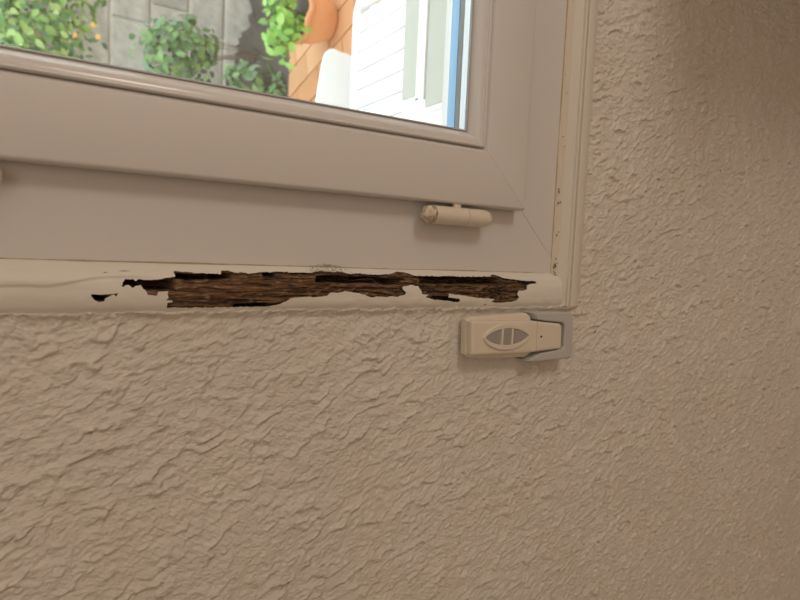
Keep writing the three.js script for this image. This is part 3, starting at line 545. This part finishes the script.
{
  const p = thing('potted_plant', 'terracotta pot with a bright green leafy plant on the tiles', 'potted plant', [1.36, 0, -2.9]);
  const clay = mat(rgb(0.66, 0.31, 0.145), 0.8), prof = [[0, 0], [0.095, 0], [0.105, 0.008], [0.135, 0.07], [0.15, 0.13], [0.152, 0.17], [0.162, 0.178], [0.166, 0.2], [0.16, 0.212], [0.148, 0.21], [0.142, 0.19], [0.136, 0.13], [0.11, 0.04], [0, 0.03]];
  const g = new THREE.LatheGeometry(prof.map(([a, b]) => new THREE.Vector2(a, b)), 48), q = g.attributes.position;
  for (let i = 0; i < q.count; i++) if (q.getY(i) > 0.15) { const a = Math.atan2(q.getZ(i), q.getX(i)), s = 1 + 0.045 * Math.cos(a * 6); q.setX(i, q.getX(i) * s); q.setZ(i, q.getZ(i) * s); q.setY(i, q.getY(i) + 0.012 * Math.cos(a * 6)); }
  g.computeVertexNormals(); mesh('pot', g.translate(1.36, 0, -2.9), clay, p);
  mesh('soil', new THREE.CylinderGeometry(0.135, 0.13, 0.02, 32).translate(1.36, 0.175, -2.9), soil, p);
  plant(p, [1.36, 0.18, -2.9], [1.27, 0.31, -2.88], [0.2, 0.12, 0.15], 210, 0.065, GREENS.lime, 7, 0.3);
}
{
  const wp = mat(rgb(0.86, 0.86, 0.86), 0.45), Y = 0.65;
  const t = thing('garden_table', 'white slatted garden table with rounded corners below the window', 'table', [0.2, 0, -0.95]);
  const X0 = -0.35, X1 = 0.8, Z0 = -1.275, Z1 = -0.55, RC = 0.07, rs = (x0, x1, y0, y1, r, S = THREE.Shape) => { const s = new S(); s.moveTo(x0 + r, y0); s.lineTo(x1 - r, y0); s.absarc(x1 - r, y0 + r, r, -Math.PI / 2, 0); s.lineTo(x1, y1 - r); s.absarc(x1 - r, y1 - r, r, 0, Math.PI / 2); s.lineTo(x0 + r, y1); s.absarc(x0 + r, y1 - r, r, Math.PI / 2, Math.PI); s.lineTo(x0, y0 + r); s.absarc(x0 + r, y0 + r, r, Math.PI, Math.PI * 1.5); return s; };
  const s = rs(X0, X1, -Z1, -Z0, RC); s.holes.push(rs(X0 + 0.045, X1 - 0.045, -Z1 + 0.045, -Z0 - 0.045, 0.012, THREE.Path));
  mesh('rim', new THREE.ExtrudeGeometry(s, { depth: 0.024, bevelEnabled: true, bevelThickness: 0.004, bevelSize: 0.004, bevelOffset: -0.004, bevelSegments: 2, curveSegments: 10 }).rotateX(-Math.PI / 2).translate(0, Y - 0.028, 0), wp, t);
  for (let x = X0 + 0.05; x < X1 - 0.075; x += 0.0575) mesh('slat', box(x, x + 0.0505, Y - 0.02, Y - 0.002, Z0 + 0.04, Z1 - 0.04, 0.003), wp, t);
  for (const z of [Z0 + 0.07, Z1 - 0.11]) mesh('underframe_rail', box(X0 + 0.05, X1 - 0.05, Y - 0.045, Y - 0.021, z, z + 0.04, 0.004), wp, t);
  for (const [x, z] of [[X0 + 0.1, Z0 + 0.1], [X1 - 0.1, Z0 + 0.1], [X0 + 0.1, Z1 - 0.1], [X1 - 0.1, Z1 - 0.1]]) mesh('leg', new THREE.CylinderGeometry(0.024, 0.018, Y - 0.04, 16).translate(x, (Y - 0.04) / 2, z), wp, t);
  const c = thing('garden_chair', 'white plastic garden chair pushed up to the slatted table', 'chair', [0.44, 0, -1.3]);
  const back = new THREE.Shape(); back.moveTo(-0.2, 0.4); back.lineTo(-0.235, 0.6); back.quadraticCurveTo(-0.24, 0.68, -0.19, 0.692); back.quadraticCurveTo(-0.1, 0.7, 0, 0.722); back.quadraticCurveTo(0.1, 0.71, 0.19, 0.697); back.quadraticCurveTo(0.238, 0.69, 0.236, 0.655); back.quadraticCurveTo(0.226, 0.64, 0.23, 0.615); back.quadraticCurveTo(0.22, 0.6, 0.222, 0.58); back.lineTo(0.2, 0.4); back.closePath();
  const bg = new THREE.ExtrudeGeometry(back, { depth: 0.014, bevelEnabled: true, bevelThickness: 0.005, bevelSize: 0.005, bevelOffset: -0.005, bevelSegments: 2, curveSegments: 8 });
  mesh('backrest', bg.rotateX(-0.1).translate(0.44, -0.01, -1.36), wp, c);
  mesh('seat', box(0.23, 0.65, 0.38, 0.405, -1.4, -0.98, 0.01), wp, c);
  for (const [x, z] of [[0.25, -1.38], [0.63, -1.38], [0.25, -1.0], [0.63, -1.0]]) mesh('leg', new THREE.CylinderGeometry(0.02, 0.016, 0.39, 12).translate(x, 0.195, z), wp, c);
}
renderer.render(scene, camera);
